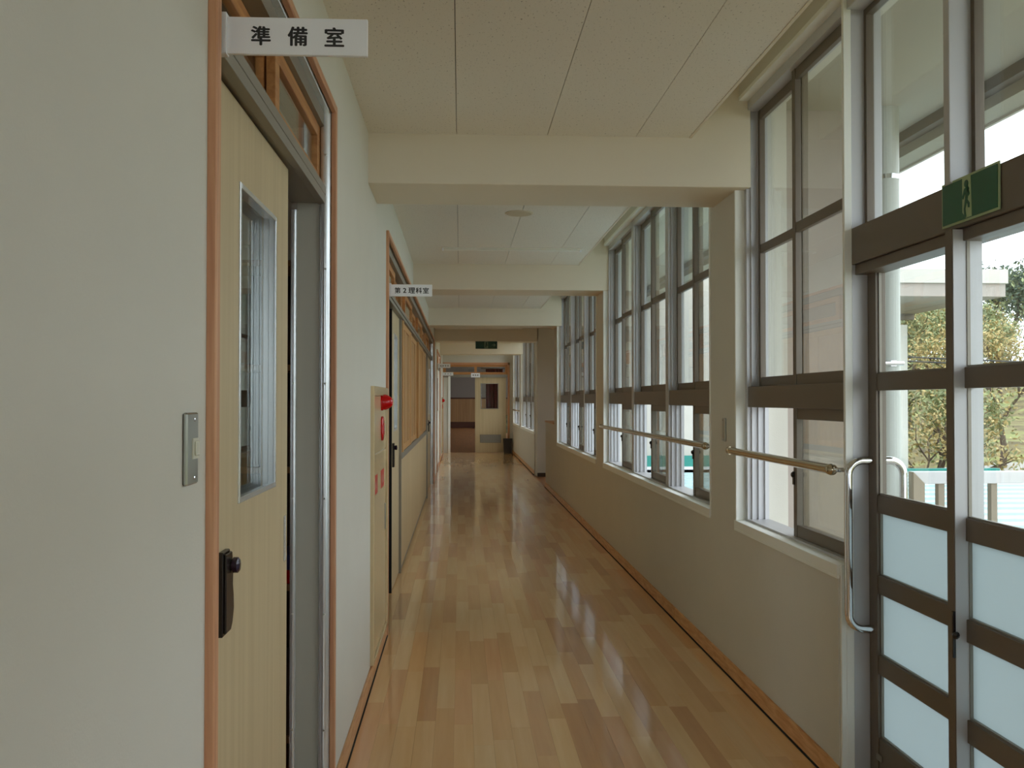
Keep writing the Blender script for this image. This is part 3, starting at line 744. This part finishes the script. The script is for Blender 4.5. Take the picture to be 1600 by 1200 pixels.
for k in range(3):
    c = .307 + .0635 * (k + 1); m = MB().box(c - .02, c + .02, YE - .0285, YE - .027, 2.195, 2.207).box(c - .005, c + .005, YE - .0285, YE - .027, 2.18, 2.222).box(c - .016, c + .016, YE - .0285, YE - .027, 2.212, 2.219)
    m.build('lettering', ink, g)
# waste bin
bn = tag(empty('waste_bin', (1.335, 27.0, 0)), 'dark plastic waste bin on the floor beside the end door', 'bin')
def ring(w, d, z): return [(1.335 + sx * w, 27.0 + sy * d, z) for sx, sy in ((-1, -1), (1, -1), (1, 1), (-1, 1))]
m = MB(); o0, o1, i1, i0 = ring(.105, .1, 0), ring(.122, .115, .39), ring(.112, .105, .39), ring(.097, .092, .015)
vs = o0 + o1 + i1 + i0; fs = [(3, 2, 1, 0), (12, 13, 14, 15)]
for a in (0, 4, 8):
    for k in range(4): fs.append((a + k, a + (k + 1) % 4, a + 4 + (k + 1) % 4, a + 4 + k))
m._add(vs, fs); m.build('body', bin_m, bn)
MB().box(1.335 - .126, 1.335 + .126, 27 - .119, 27 - .112, .385, .415).box(1.335 - .126, 1.335 + .126, 27.112, 27.119, .385, .415).box(1.335 - .126, 1.335 - .119, 27 - .112, 27.112, .385, .415).box(1.335 + .119, 1.335 + .126, 27 - .112, 27.112, .385, .415).build('rim', bin_m, bn)

# exit lamp under the lintel
X_ = tag(empty('exit_lamp', (.512, 18.83, 2.5)), 'green exit sign with white arrow hanging under the far lintel', 'exit sign')
B(.30, .725, 18.8, 18.86, 2.505, 2.65).build('housing', plain('dark_green', (18, 62, 40), .4), X_)
MB().box(.473, .545, 18.797, 18.8, 2.51, 2.645).build('doorway', plain('dim_pale', (120, 138, 108), .5), X_)
MB().prism([(.49, 18.795, 2.53), (.51, 18.795, 2.53), (.515, 18.795, 2.57), (.53, 18.795, 2.56), (.54, 18.795, 2.57), (.52, 18.795, 2.60), (.53, 18.795, 2.63), (.50, 18.795, 2.635), (.495, 18.795, 2.6)], (0, .002, 0)).build('running_figure', MATS['dark_green'], X_)
MB().box(.62, .66, 18.797, 18.8, 2.572, 2.584).prism([(.655, 18.797, 2.545), (.70, 18.797, 2.578), (.655, 18.797, 2.611)], (0, .003, 0)).build('arrow', MATS['dim_pale'], X_)

# hall beyond the end wall
hx0, hx1, hy1 = -6.0, 7.0, 52.0
struct(B(hx0, hx1, YE + .28, hy1, -.1, -.001).build('floor_hall', gym_fl))
hw = MB().box(hx0, hx1, hy1, hy1 + .2, 0, 5).box(hx0 - .2, hx0, YE + .12, hy1, 0, 5).box(hx1, hx1 + .2, YE + .12, hy1, 0, 2.1).box(hx1, hx1 + .2, YE + .12, 30, 2.1, 5).box(hx1, hx1 + .2, 51, hy1, 2.1, 5)
hw.box(hx0, XL - .2, YE, YE + .12, 0, 5).box(XR + .3, hx1, YE, YE + .12, 0, 5).box(XL - .2, XR + .3, YE, YE + .12, CEIL + .35, 5)
hall = struct(hw.build('wall_hall', gym_m))
struct(B(hx0, hx1, YE + .12, hy1, 5, 5.2).build('ceiling_hall', gym_m))
for i in range(26): B(hx0 + i * .5, hx0 + i * .5 + .496, hy1 - .04, hy1, .32, 1.56).build('wainscot_panel', gym_w, hall)
B(hx0, hx1, hy1 - .06, hy1, 1.56, 1.63).build('dado_rail', gym_d, hall); B(hx0, hx1, hy1 - .08, hy1, 0, .32).build('plinth', gym_d, hall)
# maroon curtain seen through the end door's glass
cm = MB(); n_ = 60
f_, b_ = [], []
for i in range(n_):
    t = i / (n_ - 1); f_.append((.74 + t * .5, 27.75 + .035 * math.sin(t * 32) + .012 * math.sin(t * 71)))
pts = [(x, y) for x, y in f_] + [(x, y + .006) for x, y in reversed(f_)]
cm.prism([(x, y, .9) for x, y in pts], (0, 0, 1.5))
cu = tag(empty('curtain', (1.0, 27.75, .9)), 'maroon curtain hanging behind the window of the end door', 'curtain')
cm.build('cloth', curt_m, cu, smooth=True); MB().tube([(.6, 27.75, 2.41), (1.4, 27.75, 2.41)], .012, 8).build('rod', alu_dull, cu)
for xx in (.62, 1.38): MB().tube([(xx, 27.75, 2.41), (xx, YE + .12, 2.41)], .008, 8).build('rod_bracket', alu_dull, cu)

# ------------------------------------------------------------------ ceiling fittings
c = tag(empty('ceiling_speaker', (.433, 7.05, CEIL)), 'round cream speaker grille set in the ceiling', 'speaker')
MB().lathe((.433, 7.05, CEIL), (0, 0, -1), [(0, .105), (.004, .105), (.008, .098)], 32).build('rim', beam_m, c, smooth=True)
MB().lathe((.433, 7.05, CEIL - .006), (0, 0, -1), [(0, .094), (.004, .092), (.006, .002)], 32).build('grille', plain('grille_cream', (206, 192, 164), .7), c)
lt = tag(empty('ceiling_light', (.47, 8.7, CEIL)), 'long white unlit fluorescent fitting across the ceiling', 'light')
B(-.17, 1.11, 8.66, 8.74, CEIL - .01, CEIL).build('housing', lampw, lt, bevel=.002)
B(-.15, 1.09, 8.672, 8.728, CEIL - .022, CEIL - .01).build('diffuser', lampw, lt, bevel=.005)
for xx in (-.165, 1.09): B(xx, xx + .015, 8.67, 8.73, CEIL - .024, CEIL - .01).build('end_cap', white_p, lt)

# ------------------------------------------------------------------ rooms behind the left wall
rx = -5.6
rw = MB()
for y0, y1 in ((-2.75, -2.6), (6.02, 6.14), (17.3, 17.42)): rw.box(rx, XL - .15, y0, y1, 0, CEIL + .35)
rw.box(rx - .2, rx, YB - .15, 17.42, 0, .9).box(rx - .2, rx, YB - .15, 17.42, 2.3, CEIL + .35)
for y, y2 in ((-4.3, .2), (1.2, 5.4), (6.0, 8.0), (10.0, 13.0), (15.0, 17.42)): rw.box(rx - .2, rx, y, y2, .9, 2.3)
rw.box(rx, XL - .15, 17.42, YE, 0, .02)
struct(rw.build('wall_rooms', wall_m))
struct(B(rx, XL - .17, YB, 17.4, -.1, -.002).build('floor_rooms', gym_fl))
struct(B(rx - .2, XL - .15, YB - .15, 17.42, CEIL, CEIL + .2).build('ceiling_rooms', ceil_m))

# preparation room: tall cupboard and an open shelf with cartons
dk = plain('dark_carton', (66, 48, 38), .8)
k = tag(empty('cupboard', (-1.35, 5.75, 0)), 'grey-green steel cupboard seen through the near door glass', 'cupboard')
B(-1.95, -.75, 5.52, 6.0, 0, 2.12).build('body', locker, k, bevel=.004)
for a in (-1.93, -1.34):
    B(a, a + .57, 5.5, 5.52, 1.56, 2.09).build('glass_door', locker_d, k); d_ = B(a, a + .57, 5.5, 5.52, .06, 1.5).build('door', locker, k, bevel=.003)
    B(a + (.52 if a < -1.5 else .03), a + (.54 if a < -1.5 else .05), 5.485, 5.5, .9, 1.05).build('handle', steel_m, d_)
sh = tag(empty('shelf_rack', (-.95, 4.15, 0)), 'wooden shelf rack glimpsed through the open gap of the near door', 'shelf')
for xx in (-1.25, -.69):
    for y in (3.98, 4.27): B(xx, xx + .03, y, y + .03, 0, 2.1).build('post', carton, sh)
for z in (.1, .72, 1.2, 1.62, 2.05): B(-1.25, -.66, 3.98, 4.3, z, z + .025).build('shelf_board', carton, sh)
B(-1.25, -.63, 4.3, 4.315, 0, 2.1).build('added_back_panel', dk, sh)  # added to hide the bright room so the door gap stays dark
def carton_box(x0, x1, z0, z1, m, label):
    g = tag(empty('carton', ((x0 + x1) / 2, 4.13, z0)), label, 'box', 'cartons on the shelf rack')
    B(x0, x1, 4.0, 4.26, z0, z1).build('body', m, g, bevel=.003); B(x0 - .002, x1 + .002, 3.995, 4.13, z1 - .03, z1 + .002).build('lid', m, g)
carton_box(-.9, -.695, .745, .80, red_m, 'small red carton on the lower board of the shelf rack'); carton_box(-.9, -.695, .802, .862, blue_m, 'blue carton lying on the red one in the shelf rack')
carton_box(-1.1, -.695, 1.225, 1.50, dk, 'dark brown carton on the middle board of the shelf rack'); carton_box(-1.1, -.695, 1.645, 1.9, dk, 'dark brown carton on the upper board of the shelf rack')
carton_box(-1.1, -.695, .125, .42, dk, 'dark brown carton at the bottom of the shelf rack')

# ------------------------------------------------------------------ outside: eave, fin wall, column, landing, railing
ev = struct(MB().box(XR + .28, 2.72, -5, 14.4, 3.12, 3.3).box(2.72, 2.86, -5, 14.4, 3.0, 3.3).build('ceiling_eave', soff_m))
B(2.66, 2.72, -5, 14.4, 3.06, 3.12).build('dark_trim', soff_d, ev); B(2.86, 2.88, -5, 14.4, 2.985, 3.36).build('fascia', ext_w, ev)
struct(B(XR + .28, 2.3, 5.25, 5.4, -3.5, 3.12).build('wall_fin', ext_m))
co = tag(empty('column', (2.365, 5.2, -.02)), 'round grey painted column outside the glazed door', 'column')
MB().tube([(2.365, 5.2, -.02), (2.365, 5.2, 3.12)], .068, 28).build('shaft', colm, co, smooth=True)
MB().tube([(2.365, 5.2, 2.72), (2.365, 5.2, 2.745)], .071, 28).build('joint_band', chrome_m, co, smooth=True)
MB().tube([(2.30, 5.12, 1.70), (2.42, 5.12, 1.70)], .012, 12).box(2.35, 2.38, 5.12, 5.14, 1.685, 1.715).build('hook', chrome_m, co, smooth=True)
ld = struct(B(XR + .2, 3.9, .9, 5.25, -.3, -.03).build('floor_landing', conc))
rl = tag(empty('railing', (3.1, 5.12, -.03)), 'white framed railing across the landing outside the glazed door', 'railing')
rx0, rx1, rz = 2.455, 3.9, 1.11
MB().prism([(rx0, 5.09, rz), (rx1, 5.09, rz), (rx1, 5.09, rz - .065), (rx0 + .065, 5.09, rz - .065)], (0, .06, 0)).build('top_rail', railw, rl, bevel=.002)
MB().prism([(rx0, 5.09, rz), (rx0 + .065, 5.09, rz - .065), (rx0 + .065, 5.09, -.03), (rx0, 5.09, -.03)], (0, .06, 0)).build('end_stile', railb, rl, bevel=.002)  # stile in shade: darker colour than the lit top rail
xx = 2.60
while xx < 3.85:
    B(xx, xx + .034, 5.1, 5.14, -.03, rz - .065).build('baluster', railb, rl); xx += .295
MB().prism([(3.84, 5.09, rz), (3.9, 5.09, rz), (3.9, 1.0, rz), (3.84, 1.0, rz)], (0, 0, -.065)).build('side_rail', railw, rl)
for y in (1.0, 2.3, 3.6): B(3.85, 3.89, y, y + .04, -.03, rz - .065).build('side_post', railb, rl)

# neighbouring wing (stair block), lower wall, canopy and metal roof
struct(MB().box(XR + .28, 4.6, 14.4, 14.5, -3.5, 7).box(4.6, 4.75, 14.4, 19.3, -3.5, 1.0).box(4.6, 4.75, 14.4, 19.3, 2.5, 7).box(4.6, 4.75, 14.4, 15.0, 1.0, 2.5).box(4.6, 4.75, 18.2, 19.3, 1.0, 2.5).build('wall_wing', ext_w))
lw = struct(MB().box(4.75, 6.89, 14.45, 14.7, .44, 2.66).build('wall_link', ext_w))
MB().box(XR + .3, 4.75, 14.3, 14.4, .5, .66).box(4.75, 6.89, 14.3, 14.45, .40, .445).build('flashing', teal_m, lw); MB().box(XR + .3, 4.75, 14.2, 14.4, .4, .5).build('gutter', railw, lw)
cn = tag(empty('walkway_canopy', (6.1, 14.5, 2.98)), 'flat concrete canopy roof over the far walkway outside', 'canopy')
MB().box(4.75, 7.9, 13.5, 16.5, 3.0, 3.2).build('slab', ext_m, cn); MB().box(4.75, 7.92, 13.46, 13.5, 3.19, 3.39).box(7.9, 7.94, 13.5, 16.5, 3.19, 3.39).build('fascia', ext_w, cn)
MB().box(4.75, 7.9, 16.3, 16.5, 2.9, 3.0).build('edge_beam', soff_d, cn)
for (x, y) in ((7.4, 16.2), (5.0, 16.2)): MB().tube([(x, y, -3.5), (x, y, 3.0)], .07, 16).build('support', colm, cn)
rf = tag(empty('metal_roof', (5.0, 10, .2)), 'pale blue ribbed metal roof below the windows', 'roof')
MB().prism([(1.8, 5.6, .16), (8.2, 5.6, .16), (8.2, 14.3, .40), (1.8, 14.3, .40)], (0, 0, -.05)).build('sheet', roofm, rf)
y = 5.7
while y < 14.2:
    z = .16 + (y - 5.6) / 8.7 * .24; B(1.8, 8.2, y, y + .035, z - .02, z + .028).build('seam', roofm, rf); y += .42
MB().box(1.8, 8.2, 14.2, 14.3, .38, .46).build('ridge', teal_m, rf); MB().box(8.2, 8.25, 5.6, 14.3, .0, .42).build('verge', teal_m, rf)
struct(MB().box(1.8, 8.1, 5.6, 14.3, -3.5, .1).build('wall_annex', ext_m))

# ground and hillside
def ground_z(x, y):
    d = max(0, (x - 8.2) * .55 + (y - 10) * .45)
    z = -3.3 + min(d, 26) * .26 + .35 * math.sin(x * .4 + 1) * math.sin(y * .31) + .15 * math.sin(x * 1.3) * math.sin(y * 1.1 + 2)
    return z
gv, gf_ = [], []
nx, ny = 70, 70
for j in range(ny + 1):
    for i in range(nx + 1):
        x = 1.8 + (i / nx) ** 1.3 * 90; y = -30 + j / ny * 130; gv.append((x, y, ground_z(x, y)))
for j in range(ny):
    for i in range(nx): q = j * (nx + 1) + i; gf_.append((q, q + 1, q + nx + 2, q + nx + 1))
mm, nt, bb = new_mat('hillside')
nn = nt.nodes.new('ShaderNodeTexNoise'); nn.inputs['Scale'].default_value = 1.4; nn.inputs['Detail'].default_value = 9
gg = nt.nodes.new('ShaderNodeNewGeometry'); nt.links.new(gg.outputs['Position'], nn.inputs['Vector'])
cr = nt.nodes.new('ShaderNodeValToRGB'); e = cr.color_ramp.elements
e[0].position = .36; e[0].color = lin((92, 82, 56)); e[1].position = .62; e[1].color = lin((136, 142, 84))
ee = e.new(.5); ee.color = lin((122, 110, 74))
nt.links.new(nn.outputs['Fac'], cr.inputs['Fac']); nt.links.new(cr.outputs['Color'], bb.inputs['Base Color']); bb.inputs['Roughness'].default_value = 1
g = MB(); g._add(gv, gf_); hill = struct(g.build('ground_hillside', mm, smooth=True))
struct(B(-90, 1.8, -60, 90, -3.9, -3.5).build('ground_yard', conc))
# pale path crossing the slope
pv, pf = [], []
for i in range(41):
    x = 9 + i * .9; y = 27 - i * .42
    for w_ in (0, 1.3): pv.append((x + w_ * .3, y + w_, ground_z(x + w_ * .3, y + w_) + .12))
for i in range(40): pf.append((2 * i, 2 * i + 2, 2 * i + 3, 2 * i + 1))
g = MB(); g._add(pv, pf); g.build('path', conc, hill)

# trees: trunk and limbs plus leaf sprays
def tree(x, y, h, spread, nleaf, lm, label, seed, lsize=.08, name='tree', bare=.3):
    rn = random.Random(seed); z0 = ground_z(x, y) - .1
    t = tag(empty(name, (x, y, z0)), label, 'tree', 'trees on the slope outside'); w = MB(); tips = []
    def grow(p, d, ln, r, lev):
        q = p + d * ln; mid = p + d * ln * .5 + Vector((rn.uniform(-1, 1), rn.uniform(-1, 1), rn.uniform(-.3, .5))) * ln * .07
        w.tube([p, mid, q], [r, r * .82, r * .62], 6)
        tips.append((mid, lev)); tips.append((q, lev))
        if lev >= 4 or r < .006: return
        for k in range(3 if lev < 2 else rn.choice((2, 3))):
            a = rn.uniform(0, 2 * math.pi); nd = (d + Vector((math.cos(a), math.sin(a), rn.uniform(-.1, .5))) * rn.uniform(.45, .85) * spread).normalized()
            grow(q, nd, ln * rn.uniform(.62, .82), r * .6, lev + 1)
    grow(Vector((x, y, z0)), Vector((rn.uniform(-.08, .08), rn.uniform(-.08, .08), 1)).normalized(), h * .3, h * .022, 0)
    w.build('trunk', bark, t)
    lv = MB(); cand = [p for p, l in tips if l >= 2]
    for _ in range(nleaf):
        p = rn.choice(cand); s_ = lsize * rn.uniform(.6, 1.3)
        c = p + Vector((rn.gauss(0, 1), rn.gauss(0, 1), rn.gauss(0, 1))) * h * .055
        u = Vector((rn.uniform(-1, 1), rn.uniform(-1, 1), rn.uniform(-1, 1))).normalized(); v_ = u.cross(Vector((rn.uniform(-1, 1), rn.uniform(-1, 1), rn.uniform(-1, 1)))).normalized()
        lv._add([c - u * s_, c + v_ * s_ * .45, c + u * s_, c - v_ * s_ * .45], [(0, 1, 2, 3)], rn.choices((0, 1), (.75, .25))[0])
    lo = lv.build('foliage', None, t, mats=lm); lo['kind'] = 'stuff'
    return t
YG, GY, DG = [leaf_y, leaf_g], [leaf_g, leaf_y], [leaf_d, leaf_g]
tree(8.9, 17.6, 3.9, 1.15, 1800, YG, 'bare-limbed autumn tree with sparse yellow leaves behind the railing', 5, .05)
tree(10.5, 20.9, 4.2, .95, 8000, GY, 'green-yellow tree directly behind the sparse one on the slope', 12, .055)
tree(14.6, 25.2, 4.6, .9, 8000, YG, 'yellow-green tree at the right edge of the slope outside', 11, .055)
tree(15.0, 29.4, 5.2, .95, 8000, GY, 'hazy green tree in the middle of the slope outside', 13, .065)
tree(16.3, 34.0, 5.2, .95, 7000, YG, 'distant yellow tree beside the canopy outside', 14, .075)
tree(23.0, 40.0, 5.6, .8, 7000, DG, 'dark evergreen tree at the hill top outside', 15, .1)
tree(20.6, 35.6, 4.2, .9, 7000, GY, 'tall green tree below the dark evergreen outside', 16, .07)
tree(11.4, 18.2, 2.2, 1.0, 3500, GY, 'low bushy green tree near the path outside', 17, .05)
for i, zz in enumerate((2.42, 2.36)):
    cb = MB(); cb.tube([(4.8 + (30 - 4.8) * t / 20, 19.6 + i * .4 - 2 * t / 20, zz + .5 * ((t / 20 - .5) ** 2) * 4 - .25) for t in range(21)], .018, 6)
    o = tag(cb.build('overhead_cable', cable_m), ['upper overhead cable strung in front of the trees outside', 'lower overhead cable strung in front of the trees outside'][i], 'cable', 'cables outside')
